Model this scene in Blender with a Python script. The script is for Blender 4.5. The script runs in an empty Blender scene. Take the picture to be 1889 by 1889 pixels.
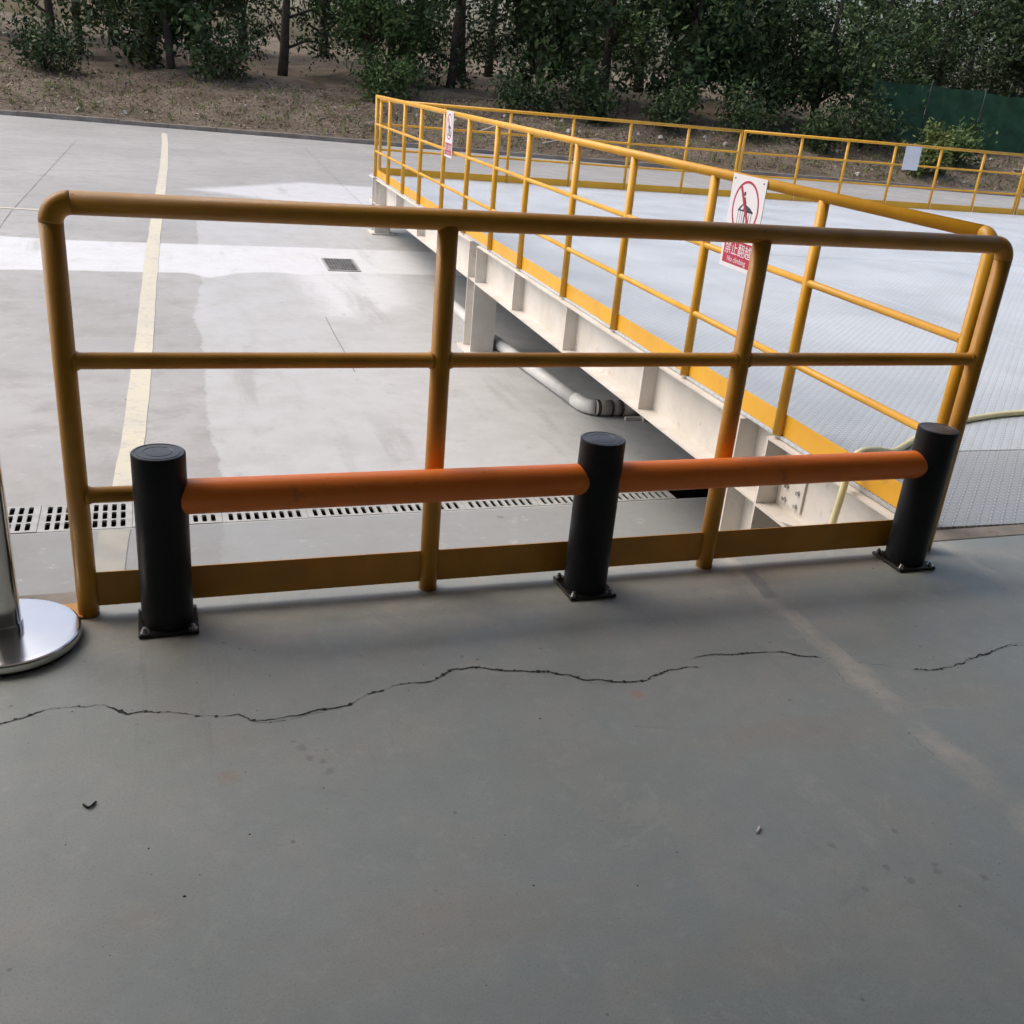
import bpy, bmesh, math, random
import numpy as np
from mathutils import Matrix, Vector

rnd = random.Random(7)
C = bpy.context.scene.collection
sc = bpy.context.scene
# ------------------------------------------------------------------ camera
CAM = (0.2134, -2.6562, 1.4429)
YAW, PIT, ROL = math.radians(20.9401), math.radians(23.8195), math.radians(5.3515)
cd = bpy.data.cameras.new('camera'); cam = bpy.data.objects.new('camera', cd); C.objects.link(cam)
F = Vector((math.sin(YAW)*math.cos(PIT), math.cos(YAW)*math.cos(PIT), -math.sin(PIT)))
R0 = Vector((math.cos(YAW), -math.sin(YAW), 0)); U0 = R0.cross(F)
RT = R0*math.cos(ROL) + U0*math.sin(ROL); UP = -R0*math.sin(ROL) + U0*math.cos(ROL)
M = Matrix((RT, UP, -F)).transposed().to_4x4(); M.translation = CAM
cam.matrix_world = M
cd.sensor_width = 36; cd.lens = 1845.45/1889*36; cd.shift_y = 28.5/1889
cd.clip_start = 0.05; cd.clip_end = 2000
sc.camera = cam
# ------------------------------------------------------------------ light
SUN_EL, SUN_AZ = math.radians(52), math.radians(-58)      # azimuth from +y towards +x
w = bpy.data.worlds.new('World'); sc.world = w; w.use_nodes = True
nt = w.node_tree; bg = nt.nodes['Background']
sky = nt.nodes.new('ShaderNodeTexSky'); sky.sky_type = 'NISHITA'; sky.sun_disc = False
sky.sun_elevation = SUN_EL; sky.sun_rotation = SUN_AZ
sky.air_density = 1.0; sky.dust_density = 6.0; sky.ozone_density = 1.0
nt.links.new(sky.outputs[0], bg.inputs[0]); bg.inputs[1].default_value = 0.15
sd = bpy.data.lights.new('sun', 'SUN'); so = bpy.data.objects.new('sun', sd); C.objects.link(so)
sd.energy = 0.6; sd.angle = math.radians(80); sd.color = (1.0, 0.985, 0.965)
SD = Vector((math.cos(SUN_EL)*math.sin(SUN_AZ), math.cos(SUN_EL)*math.cos(SUN_AZ), math.sin(SUN_EL)))
so.rotation_euler = SD.to_track_quat('Z', 'Y').to_euler(); so.location = SD*60
sc.view_settings.view_transform = 'Standard'; sc.view_settings.look = 'None'
sc.view_settings.gamma = 1; sc.view_settings.exposure = 0.55; sc.view_settings.use_curve_mapping = False
sc.cycles.max_bounces = 8; sc.cycles.diffuse_bounces = 4; sc.cycles.adaptive_threshold = .02; sc.cycles.glossy_bounces = 4; sc.cycles.use_denoising = True

# ------------------------------------------------------------------ node helpers
class N:
    def __init__(s, name):
        s.m = bpy.data.materials.new(name); s.m.use_nodes = True
        s.t = s.m.node_tree; s.b = s.t.nodes['Principled BSDF']
    def n(s, typ, **kw):
        x = s.t.nodes.new(typ)
        for k, v in kw.items(): setattr(x, k, v)
        return x
    def l(s, a, b): s.t.links.new(a, b)
    def val(s, inp, v):
        if hasattr(v, 'is_linked') or isinstance(v, bpy.types.NodeSocket): s.l(v, inp)
        else: inp.default_value = v
    def math(s, op, a, b=0.0, c=None, clamp=False):
        x = s.n('ShaderNodeMath', operation=op, use_clamp=clamp)
        s.val(x.inputs[0], a); s.val(x.inputs[1], b)
        if c is not None: s.val(x.inputs[2], c)
        return x.outputs[0]
    def coord(s, kind='Object'):
        return s.n('ShaderNodeTexCoord').outputs[kind]
    def pos(s): return s.n('ShaderNodeNewGeometry').outputs['Position']
    def sep(s, v):
        x = s.n('ShaderNodeSeparateXYZ'); s.l(v, x.inputs[0]); return x.outputs
    def scale(s, v, k):
        x = s.n('ShaderNodeVectorMath', operation='MULTIPLY'); s.l(v, x.inputs[0]); x.inputs[1].default_value = k
        return x.outputs[0]
    def noise(s, v, sc_, detail=4, rough=.55, dist=0):
        x = s.n('ShaderNodeTexNoise'); s.l(v, x.inputs['Vector'])
        x.inputs['Scale'].default_value = sc_; x.inputs['Detail'].default_value = detail
        x.inputs['Roughness'].default_value = rough; x.inputs['Distortion'].default_value = dist
        return x.outputs['Fac']
    def voro(s, v, sc_, feat='F1', out='Distance'):
        x = s.n('ShaderNodeTexVoronoi', feature=feat); s.l(v, x.inputs['Vector']); x.inputs['Scale'].default_value = sc_
        return x.outputs[out]
    def map(s, f, a, b, c=0.0, d=1.0):
        x = s.n('ShaderNodeMapRange', interpolation_type='SMOOTHSTEP'); s.val(x.inputs[0], f)
        for i, q in enumerate((a, b, c, d)): s.val(x.inputs[i+1], q)
        return x.outputs[0]
    def mix(s, f, a, b, mode='MIX'):
        x = s.n('ShaderNodeMix', data_type='RGBA', blend_type=mode, clamp_factor=True)
        s.val(x.inputs[0], f)
        for i, q in ((6, a), (7, b)):
            if isinstance(q, (tuple, list)): x.inputs[i].default_value = (*q[:3], 1)
            else: s.l(q, x.inputs[i])
        return x.outputs[2]
    def bump(s, h, strength=.2, dist=.01, prev=None):
        x = s.n('ShaderNodeBump'); s.l(h, x.inputs['Height']); x.inputs['Strength'].default_value = strength
        x.inputs['Distance'].default_value = dist
        if prev is not None: s.l(prev, x.inputs['Normal'])
        return x.outputs[0]
    def done(s, col=None, rough=None, metal=0.0, normal=None, spec=None):
        if col is not None:
            if isinstance(col, (tuple, list)): s.b.inputs['Base Color'].default_value = (*col[:3], 1)
            else: s.l(col, s.b.inputs['Base Color'])
        if rough is not None: s.val(s.b.inputs['Roughness'], rough)
        s.val(s.b.inputs['Metallic'], metal)
        if spec is not None: s.val(s.b.inputs['Specular IOR Level'], spec)
        if normal is not None: s.l(normal, s.b.inputs['Normal'])
        return s.m

def paint(name, c, c2=None, sc_=6., rough=.4, metal=0., bump=.05, dirt=None, spec=.5, coordk='Object'):
    k = N(name); v = k.coord(coordk)
    c2 = c2 or tuple(x*.85 for x in c)
    col = k.mix(k.map(k.noise(v, sc_, 6, .6), .35, .65), c, c2)
    if dirt:
        col = k.mix(k.math('MULTIPLY', k.map(k.noise(v, sc_*2.3, 8, .7), dirt[1], dirt[1]+.12), dirt[2]), col, dirt[0])
    if dirt:
        chip = k.math('MULTIPLY', k.map(k.noise(v, 34, 5, .65), .70, .73), k.map(k.noise(v, 3.1, 3), .48, .58))
        col = k.mix(chip, col, tuple(x*.6 for x in dirt[0]))
    r = k.map(k.noise(v, sc_*1.7, 5), .3, .7, rough*.85, min(1, rough*1.2))
    return k.done(col, r, metal, k.bump(k.noise(v, 90, 3), bump, .002), spec)

MAT = {}
MAT['yellow'] = paint('yellow_paint', (.70, .365, .018), (.62, .31, .015), 5, .38, dirt=((.20, .10, .03), .66, .5))
MAT['yellow_toe'] = paint('yellow_toe_paint', (.74, .395, .02), (.66, .34, .017), 3, .42, dirt=((.18, .11, .05), .62, .6))
MAT['ochre'] = paint('ochre_paint', (.58, .28, .026), (.50, .23, .022), 6, .40, dirt=((.16, .075, .03), .64, .5))
MAT['orange'] = paint('orange_plastic', (.93, .235, .030), (.88, .21, .027), 4, .40, bump=.03, dirt=((.45, .14, .04), .60, .55))
MAT['black'] = paint('black_plastic', (.008, .009, .011), (.012, .013, .016), 7, .45, bump=.05, spec=.22, dirt=((.03, .03, .03), .60, .6))
MAT['cap'] = paint('cap_sky_sheen', (.055, .058, .066), (.075, .078, .086), 18, .34, bump=.03)  # lighter than the bollard: sky reflection put into the colour
MAT['blackplate'] = paint('black_steel', (.012, .012, .013), (.03, .03, .03), 12, .38)
MAT['zinc'] = paint('zinc_bolt', (.62, .62, .62), (.5, .5, .5), 30, .25, 1.0)
MAT['steel'] = paint('stainless_steel', (.72, .71, .70), (.66, .65, .64), 3, .16, 1.0, .02)
MAT['rubber'] = paint('black_rubber', (.015, .015, .015), None, 8, .7)
MAT['white_steel'] = paint('white_beam_paint', (.68, .65, .61), (.59, .56, .51), 3, .5, dirt=((.36, .27, .19), .58, .55))
MAT['bare'] = paint('bare_grey_steel', (.28, .30, .31), (.2, .2, .2), 9, .5, dirt=((.25, .13, .06), .6, .6))
MAT['pipe'] = paint('grey_pipe', (.68, .69, .69), (.58, .59, .58), 4, .45, dirt=((.25, .22, .19), .62, .5))
MAT['fitting'] = paint('dusty_fitting', (.44, .41, .39), (.34, .31, .29), 9, .6)
MAT['dark'] = paint('trench_dark', (.03, .03, .03), None, 5, .8)
MAT['galv'] = paint('grate_galvanised', (.40, .41, .40), (.29, .30, .29), 8, .6, .1, dirt=((.22, .2, .17), .6, .5))
MAT['castiron'] = paint('cast_iron', (.17, .17, .17), (.09, .09, .09), 9, .65)
MAT['sign'] = paint('sign_white', (.72, .72, .76), (.68, .68, .73), 5, .35)
MAT['sign_red'] = paint('sign_red', (.42, .018, .06), None, 5, .4)
MAT['sign_dark'] = paint('sign_dark', (.03, .05, .07), None, 5, .4)
MAT['hose'] = paint('cream_hose', (.80, .74, .42), (.72, .66, .36), 9, .35)
MAT['wall'] = paint('interior_wall', (.68, .68, .65), None, 1, .8)
MAT['dockwall'] = paint('dock_concrete', (.36, .35, .33), (.28, .27, .25), 3, .85)
MAT['sill'] = paint('sill_concrete', (.30, .27, .235), (.22, .20, .175), 6, .8, dirt=((.14, .085, .05), .55, .6))
MAT['kerb'] = paint('kerb_concrete', (.27, .245, .215), (.18, .16, .14), 1.5, .9, bump=.3)
MAT['bark'] = paint('bark', (.09, .07, .055), (.05, .04, .03), 4, .9, bump=.4)
MAT['deadwood'] = paint('dead_wood', (.42, .38, .33), (.3, .26, .22), 4, .9)
MAT['net'] = paint('green_net', (.018, .075, .035), (.012, .05, .024), 2, .8, bump=.3)
MAT['netpost'] = paint('fence_post_paint', (.02, .025, .025), None, 5, .5)
MAT['rock'] = paint('pale_rock', (.42, .40, .37), (.3, .28, .26), 3, .9, bump=.5)
MAT['paper'] = paint('white_paper', (.75, .74, .70), None, 40, .8)
def leafmat(name, a, b):
    k = N(name); v = k.coord()
    i = k.n('ShaderNodeNewGeometry').outputs['Random Per Island']
    col = k.mix(i, a, b)
    col = k.mix(k.map(k.noise(v, 1.3, 3), .4, .65), col, tuple(x*.55 for x in a))
    return k.done(col, .6, 0, None, .3)
MAT['leaf0'] = leafmat('leaf_dark', (.035, .065, .022), (.07, .11, .035))
MAT['leaf1'] = leafmat('leaf_mid', (.06, .11, .03), (.11, .17, .05))
MAT['leaf2'] = leafmat('leaf_yellowish', (.12, .17, .04), (.20, .23, .07))
MAT['litter'] = leafmat('leaf_litter', (.36, .29, .20), (.12, .09, .06))

# indoor floor: smooth grey-green concrete with patched joints, stains, specks
k = N('indoor_concrete'); P = k.pos(); sx = k.sep(P)
n1 = k.noise(P, .9, 5, .55, .3); n2 = k.noise(P, 5, 6, .6); n3 = k.noise(P, 46, 4, .6)
col = k.mix(k.map(n1, .33, .68), (.282, .320, .305), (.332, .362, .346))
col = k.mix(k.map(n2, .42, .70, 0, .5), col, (.385, .375, .335))
col = k.mix(k.map(k.noise(P, 2.2, 6, .65, .6), .56, .76, 0, .4), col, (.250, .268, .252))
warm = k.map(k.noise(k.scale(P, (.5, 2.2, 1)), 1.3, 5, .6), .52, .70, 0, .45)
col = k.mix(warm, col, (.345, .310, .255))
wob = k.math('MULTIPLY', k.math('SUBTRACT', k.noise(P, 6, 5, .65), .5), .11)
for jx, wd, am in ((2.045, .040, .95), (2.975, .03, .45)):
    d = k.math('ABSOLUTE', k.math('SUBTRACT', k.math('ADD', sx[0], wob), jx))
    band = k.math('MULTIPLY', k.map(d, wd*.25, wd*1.7, 1, 0), k.map(k.noise(P, 4.5, 8, .7), .36, .64, .15*am, am))
    col = k.mix(band, col, (.52, .50, .44))
    thin = k.math('MULTIPLY', k.map(k.math('ABSOLUTE', k.math('SUBTRACT', d, wd*1.15)), .001, .004, 1, 0), k.map(k.noise(P, 9, 3), .47, .60, 0, .38))
    col = k.mix(thin, col, (.10, .10, .095))
spn = k.math('SUBTRACT', k.noise(P, 55, 6, .7), .5)
def spot(px, py, r, c, a, wobs=.5):
    global col
    dx = k.math('SUBTRACT', sx[0], px); dy = k.math('SUBTRACT', sx[1], py)
    d = k.math('SQRT', k.math('ADD', k.math('MULTIPLY', dx, dx), k.math('MULTIPLY', dy, dy)))
    d = k.math('ADD', d, k.math('MULTIPLY', spn, r*wobs*2))
    col = k.mix(k.map(d, r*.35, r*1.3, a, 0), col, c)
spot(1.367, -.679, .022, (.46, .22, .15), .5); spot(.314, -.801, .028, (.42, .26, .18), .4)
for q in ((1.612, -1.395), (1.706, -1.302), (1.536, -1.31), (1.725, -1.414), (1.716, -1.433), (1.805, -1.474), (1.525, -1.438), (1.638, -1.442)):
    spot(q[0], q[1], .008+.005*rnd.random(), (.14, .14, .14), .5, 1.1)
for q in ((.475, -.70), (.49, -.725), (.50, -.765), (.515, -.79), (.525, -.82)): spot(q[0]+rnd.uniform(-.008, .008), q[1]+rnd.uniform(-.008, .008), rnd.uniform(.006, .014), (.17, .18, .18), .5, 1.2)
dkx = k.math('SUBTRACT', k.math('ADD', sx[0], k.math('MULTIPLY', wob, .5)), k.math('MULTIPLY_ADD', sx[1], .12, 2.085))
dk = k.math('MULTIPLY', k.map(k.math('ABSOLUTE', dkx), .02, .034, 1, 0), k.math('MULTIPLY', k.map(sx[1], -.27, -.24), k.map(sx[1], -.06, -.045, 1, 0)))
col = k.mix(k.math('MULTIPLY', dk, .6), col, (.19, .195, .215))
vd = k.voro(P, 26); vc = k.voro(P, 26, 'F1', 'Color')
vr = k.math('MULTIPLY', k.map(k.sep(vc)[0], .82, 1.0), .13)
col = k.mix(k.math('MULTIPLY', k.math('LESS_THAN', vd, vr), .5), col, (.08, .08, .08))
col = k.mix(k.map(n3, .6, .8, 0, .25), col, (.46, .46, .44))
gr = k.noise(P, 210, 3, .7)
col = k.mix(k.map(gr, .48, .72, 0, .45), col, (.18, .185, .18))
mo = k.noise(P, 17, 8, .72)
col = k.mix(k.map(mo, .52, .68, 0, .35), col, (.255, .27, .26))
col = k.mix(k.map(mo, .32, .47, .30, 0), col, (.45, .455, .43))
col = k.mix(k.map(k.noise(P, 3.4, 11, .78, .5), .575, .63, 0, .30), col, (.45, .45, .42))
col = k.mix(k.map(k.noise(P, 2.7, 11, .78, .8), .60, .66, 0, .35), col, (.235, .25, .245))
ty = k.math('MULTIPLY', k.map(k.noise(k.scale(P, (9, .9, 1)), 1.1, 7, .7), .58, .70, 0, .30), k.map(k.noise(P, .8, 3), .45, .6))
col = k.mix(ty, col, (.21, .215, .215))
rough = k.map(k.noise(P, 3.3, 5, .6), .3, .7, .40, .58)
nb = k.bump(n2, .12, .006, k.bump(n3, .10, .002))
MAT['floor'] = k.done(col, rough, 0, nb, .65)

GY0, GY1 = 2.985, 3.375           # drain channel
# yard: old concrete with newer light patches; the patch outlines are stored as distances on the mesh
k = N('yard_concrete'); P = k.pos(); sx = k.sep(P)
def attr(nm):
    x = k.n('ShaderNodeAttribute', attribute_name=nm); return x.outputs['Fac']
wj = k.math('ADD', k.math('MULTIPLY', k.math('SUBTRACT', k.noise(P, 4, 8, .75), .5), .22), k.math('MULTIPLY', k.math('SUBTRACT', k.noise(P, 26, 4, .7), .5), .05))
big = k.noise(P, .35, 5, .6); med = k.noise(P, 2.2, 7, .65); fin = k.noise(P, 30, 4, .6)
old = k.mix(k.map(big, .35, .65), (.316, .314, .306), (.38, .378, .368))
old = k.mix(k.map(med, .42, .72, 0, .75), old, (.252, .252, .244))
new = k.mix(k.map(med, .35, .7), (.452, .465, .468), (.385, .394, .394))
newm = k.map(k.math('ADD', attr('patch'), wj), -.012, .012)
col = k.mix(newm, old, new)
wht = k.mix(k.map(med, .35, .7), (.64, .66, .68), (.57, .585, .60))
wm = k.map(k.math('ADD', attr('band'), k.math('MULTIPLY', wj, .5)), -.02, .03)
col = k.mix(k.math('MULTIPLY', wm, .9), col, wht)
sm = k.map(k.math('ADD', attr('smear'), k.math('MULTIPLY', wj, 2.0)), -.25, .25, 0, .75)
col = k.mix(sm, col, wht)
apron_shade = k.map(k.math('ADD', sx[1], k.math('MULTIPLY', wj, .1)), GY0-.02, GY0, 1, 0)  # apron slab, its colour darkened to carry the building's shade
col = k.mix(k.math('MULTIPLY', apron_shade, .72), col, (.20, .212, .214))
streak = k.noise(k.scale(P, (1, .12, 1)), 3.2, 5, .6)
col = k.mix(k.map(streak, .55, .75, 0, .45), col, (.235, .23, .215))
mot = k.noise(P, 8, 7, .72)
col = k.mix(k.map(mot, .56, .74, 0, .5), col, (.225, .22, .205))
col = k.mix(k.map(mot, .28, .42, .35, 0), col, (.55, .55, .54))
col = k.mix(k.map(fin, .62, .8, 0, .3), col, (.2, .195, .185))
vd = k.voro(P, 3.1); vc = k.voro(P, 3.1, 'F1', 'Color')
vr = k.math('MULTIPLY', k.map(k.sep(vc)[0], .75, 1.0), .10)
col = k.mix(k.math('MULTIPLY', k.math('LESS_THAN', vd, vr), .5), col, (.12, .12, .11))
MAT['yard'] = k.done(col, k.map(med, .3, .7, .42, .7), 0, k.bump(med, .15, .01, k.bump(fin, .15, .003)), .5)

# worn yellow road line
k = N('worn_line_paint'); P = k.pos()
col = k.mix(k.map(k.noise(P, 1.7, 5), .3, .7), (.585, .55, .43), (.53, .505, .42))
col = k.mix(k.map(k.noise(P, 9, 9, .78), .50, .62, 0, .75), col, (.42, .41, .38))
MAT['line'] = k.done(col, .7, 0, k.bump(k.noise(P, 40, 3), .1, .002))

# chequered deck plate: lens-shaped studs turned alternately, wet and streaked
k = N('chequer_plate'); P = k.coord(); s3 = k.sep(P)
CELL = .030
u = k.math('DIVIDE', s3[0], CELL); v = k.math('DIVIDE', s3[1], CELL)
fu = k.math('SUBTRACT', k.math('FRACT', u), .5); fv = k.math('SUBTRACT', k.math('FRACT', v), .5)
par = k.math('MODULO', k.math('ABSOLUTE', k.math('ADD', k.math('FLOOR', u), k.math('FLOOR', v))), 2.0)
sg = k.math('MULTIPLY_ADD', par, 2.0, -1.0)
a = k.math('ADD', fu, k.math('MULTIPLY', fv, sg)); b = k.math('SUBTRACT', fv, k.math('MULTIPLY', fu, sg))
d = k.math('ADD', k.math('POWER', k.math('ABSOLUTE', k.math('MULTIPLY', a, 1.25)), 2.0), k.math('POWER', k.math('ABSOLUTE', k.math('MULTIPLY', b, 4.2)), 2.0))
stud = k.map(d, .25, 1.0, 1, 0)
med = k.noise(P, 1.1, 6, .6, .4); lowf = k.noise(P, .35, 3); fin = k.noise(P, 14, 6, .65)
col = k.mix(k.map(med, .35, .68), (.54, .60, .65), (.46, .51, .55))
st_ = k.noise(k.scale(P, (2.6, .35, 1)), 2.0, 6, .6)
col = k.mix(k.map(st_, .48, .72, 0, .35), col, (.46, .47, .48))
col = k.mix(k.map(fin, .60, .80, 0, .12), col, (.30, .31, .32))
near = k.map(s3[1], .985, 1.0, 1, 0)
col = k.mix(k.math('MULTIPLY', near, .55), col, (.27, .278, .275))
ring = k.math('MULTIPLY', k.map(d, .9, 1.3), k.map(d, 1.5, 2.6, 1, 0))  # shade around each stud, painted as a dark outline
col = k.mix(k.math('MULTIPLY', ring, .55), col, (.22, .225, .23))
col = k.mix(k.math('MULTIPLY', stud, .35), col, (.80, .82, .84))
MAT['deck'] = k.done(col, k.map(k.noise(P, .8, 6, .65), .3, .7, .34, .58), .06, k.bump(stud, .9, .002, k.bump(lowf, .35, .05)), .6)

# earth bank
k = N('bank_earth'); P = k.pos()
a = k.noise(P, .8, 6, .65); b = k.noise(P, 7, 6, .7)
col = k.mix(k.map(a, .35, .65), (.13, .10, .072), (.21, .175, .135))
col = k.mix(k.map(b, .45, .7, 0, .7), col, (.11, .085, .06))
col = k.mix(k.map(k.noise(P, .5, 4), .55, .7, 0, .6), col, (.10, .11, .055))
MAT['bank'] = k.done(col, .95, 0, k.bump(b, 1.0, .12), .2)

# ------------------------------------------------------------------ mesh helpers
class MB:
    def __init__(s): s.v = []; s.f = []; s.sm = []
    def add(s, vs, fs, smooth=False):
        o = len(s.v); s.v += [tuple(q) for q in vs]
        s.f += [tuple(i+o for i in f) for f in fs]; s.sm += [smooth]*len(fs); return s
    def box(s, a, b, bev=0.):
        if bev:
            bm = bmesh.new(); bmesh.ops.create_cube(bm, size=1)
            for q in bm.verts: q.co = [(a[i]+b[i])/2 + q.co[i]*(b[i]-a[i]) for i in range(3)]
            bmesh.ops.bevel(bm, geom=bm.edges[:], offset=bev, segments=2, affect='EDGES', profile=.5)
            bm.verts.index_update()
            s.add([q.co[:] for q in bm.verts], [[q.index for q in f.verts] for f in bm.faces]); bm.free(); return s
        x0, y0, z0 = a; x1, y1, z1 = b
        return s.add([(x0,y0,z0),(x1,y0,z0),(x1,y1,z0),(x0,y1,z0),(x0,y0,z1),(x1,y0,z1),(x1,y1,z1),(x0,y1,z1)],
                     [(3,2,1,0),(4,5,6,7),(0,1,5,4),(1,2,6,5),(2,3,7,6),(3,0,4,7)])
    def tube(s, pts, r, seg=20, cap=True, rs=None):
        pts = [Vector(q) for q in pts]; n = len(pts); rings = []
        ref = None
        for i, q in enumerate(pts):
            t = (pts[min(i+1, n-1)] - pts[max(i-1, 0)]).normalized()
            if ref is None:
                ref = t.orthogonal().normalized()
            ref = (ref - t*ref.dot(t)).normalized(); bn = t.cross(ref)
            rr = rs[i] if rs else r
            rings.append([q + (ref*math.cos(2*math.pi*j/seg) + bn*math.sin(2*math.pi*j/seg))*rr for j in range(seg)])
        vs = [p for g in rings for p in g]; fs = []
        for i in range(n-1):
            for j in range(seg):
                fs.append((i*seg+j, i*seg+(j+1) % seg, (i+1)*seg+(j+1) % seg, (i+1)*seg+j))
        s.add(vs, fs, True)
        if cap:
            o = len(s.v)-len(vs)
            s.f.append(tuple(o+j for j in reversed(range(seg)))); s.sm.append(False)
            s.f.append(tuple(o+(n-1)*seg+j for j in range(seg))); s.sm.append(False)
        return s
    def lathe(s, prof, c, seg=40, flat=()):
        # prof: (r, z) from bottom to top, centre c
        for i in range(len(prof)-1):
            (r0, z0), (r1, z1) = prof[i], prof[i+1]
            vs = []; fs = []
            for j in range(seg):
                a = 2*math.pi*j/seg
                vs += [(c[0]+r0*math.cos(a), c[1]+r0*math.sin(a), c[2]+z0), (c[0]+r1*math.cos(a), c[1]+r1*math.sin(a), c[2]+z1)]
            for j in range(seg):
                q = 2*j; p = 2*((j+1) % seg)
                if r0 < 1e-6: fs.append((q, p+1, q+1))
                elif r1 < 1e-6: fs.append((q, p, q+1))
                else: fs.append((q, p, p+1, q+1))
            s.add(vs, fs, True)
        return s
    def poly(s, pts2, y0, y1):
        # prism of an outline in the xz plane between y0 (front) and y1
        n = len(pts2)
        s.add([(x, y0, z) for x, z in pts2] + [(x, y1, z) for x, z in pts2],
              [tuple(range(n)), tuple(reversed(range(n, 2*n)))] + [(i+n, (i+1) % n+n, (i+1) % n, i) for i in range(n)])
        return s
    def mesh(s, name, mat, off=(0, 0, 0)):
        me = bpy.data.meshes.new(name)
        me.from_pydata([(x-off[0], y-off[1], z-off[2]) for x, y, z in s.v], [], s.f)
        me.polygons.foreach_set('use_smooth', s.sm); me.materials.append(MAT[mat] if isinstance(mat, str) else mat)
        me.update(); return me

def obj(name, mb, mat, parent=None, off=(0, 0, 0)):
    o = bpy.data.objects.new(name, mb if isinstance(mb, bpy.types.Mesh) else mb.mesh(name, mat, off)); C.objects.link(o)
    if parent is not None: o.parent = parent
    return o
def tag(o, label=None, cat=None, group=None, kind=None):
    for a, b in (('label', label), ('category', cat), ('group', group), ('kind', kind)):
        if b: o[a] = b
    return o
def thing(name, label, cat, loc=(0, 0, 0), rz=0., group=None):
    o = bpy.data.objects.new(name, None); C.objects.link(o); o.location = loc; o.rotation_euler = (0, 0, rz)
    o.empty_display_size = .1
    return tag(o, label, cat, group)
def struct(name, mb, mat, parent=None):
    o = obj(name, mb, mat, parent)
    if parent is None: o['kind'] = 'structure'
    return o
def arc(c, r, a0, a1, ex, ez, n=8):
    c = Vector(c); return [c + Vector(ex)*(r*math.cos(a0+(a1-a0)*i/n)) + Vector(ez)*(r*math.sin(a0+(a1-a0)*i/n)) for i in range(n+1)]

# ================================================================== SETTING
PX, ANG = 2.99928, 0.037722           # platform corner and its turn
G = -1.08
def zyard(y): return float(np.interp(y, [0, 7.6, 8.4, 12.6, 13.4, 60], [G, G, G+.025, -.815, -.79, -.79]))

# indoor floor slab, dock face, shell of the bay (shades the floor)
mb = MB(); FX0, FX1, FY0 = -7., 10., -14.
mb.add([(FX0, FY0, 0), (FX1, FY0, 0), (FX1, .045, 0), (FX0, .045, 0)], [(0, 1, 2, 3)])
floor = struct('floor', mb, 'floor')
struct('floor_edge_strip', MB().box((FX0, .060, -.09), (FX1, .150, -.004), .004), 'sill')
struct('dock_wall', MB().box((FX0, -.30, G-.2), (FX1, .05, -.003)).box((FX0, .05, G-.2), (FX1, .12, -.10)), 'dockwall')
LINT, HC = 3.2, 5.0
struct('wall_front', MB().box((FX0, -.10, LINT), (FX1, .15, 9.0)).box((FX0, -.10, .001), (-4.6, .15, LINT)).box((8.4, -.10, .001), (FX1, .15, LINT)), 'wall')
struct('ceiling', MB().box((FX0, FY0, HC), (FX1, -.10, HC+.2)), 'wall')
struct('added_canopy', MB().box((FX0, .155, 4.6), (FX1, 1.6, 4.75)), 'wall')  # out of view, added and sized to cut skylight on yard and floor
struct('wall_back', MB().box((FX0, FY0-.2, 0), (FX1, FY0, HC)), 'wall')
struct('wall_left', MB().box((FX0-.2, FY0, 0), (FX0, -.10, HC)), 'wall')
struct('wall_right', MB().box((FX1, FY0, 0), (FX1+.2, -.10, HC)), 'wall')

# cracks, scratches and grit lying in the floor
def jag(pts, n, amp):
    out = []
    for i in range(len(pts)-1):
        a, b = pts[i], pts[i+1]; L = math.hypot(b[0]-a[0], b[1]-a[1]); m = max(1, int(L/n))
        for j in range(m):
            t = j/m; out.append((a[0]+(b[0]-a[0])*t + rnd.uniform(-amp, amp)*(j > 0), a[1]+(b[1]-a[1])*t + rnd.uniform(-amp, amp)*(j > 0)))
    out.append(pts[-1]); return out
def ribbon(pts, wfun, z):
    mb = MB(); n = len(pts); L = []; Rr = []
    for i, q in enumerate(pts):
        a = pts[max(0, i-1)]; b = pts[min(n-1, i+1)]; dx, dy = b[0]-a[0], b[1]-a[1]; l = math.hypot(dx, dy) or 1
        wv = wfun(i/(n-1))/2; L.append((q[0]-dy/l*wv, q[1]+dx/l*wv, z)); Rr.append((q[0]+dy/l*wv*rnd.uniform(.6, 1.3), q[1]-dx/l*wv*rnd.uniform(.6, 1.3), z))
    mb.add(Rr+L, [(i, i+1, n+i+1, n+i) for i in range(n-1)]); return mb
crackA = [(-.4, -.53), (-.28, -.505), (-.171, -.496), (-.129, -.483), (-.083, -.459), (-.012, -.456), (.054, -.465), (.103, -.514), (.14, -.507), (.219, -.531), (.292, -.56), (.355, -.566), (.383, -.597), (.44, -.602), (.486, -.6), (.547, -.584), (.614, -.582), (.653, -.555), (.729, -.526), (.782, -.513), (.854, -.514), (.918, -.47), (.972, -.47), (1.019, -.49), (1.075, -.509), (1.169, -.53), (1.221, -.557), (1.249, -.587), (1.313, -.605), (1.376, -.625), (1.424, -.627), (1.441, -.608), (1.51, -.588), (1.601, -.592), (1.634, -.595)]
crackB = [(1.599, -.548), (1.684, -.537), (1.766, -.549), (1.888, -.56), (1.938, -.597), (1.996, -.62)]
crackC = [(2.222, -.724), (2.287, -.739), (2.365, -.739), (2.453, -.708), (2.542, -.69), (2.64, -.663), (2.72, -.69), (2.9, -.70), (3.1, -.66)]
crackD = [(1.22, -.56), (1.255, -.60), (1.30, -.617), (1.335, -.612)]
crackE = [(.38, -.60), (.43, -.615), (.49, -.61), (.56, -.60)]
crackF = [(1.996, -.62), (2.06, -.655), (2.13, -.68), (2.222, -.724)]
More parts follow.
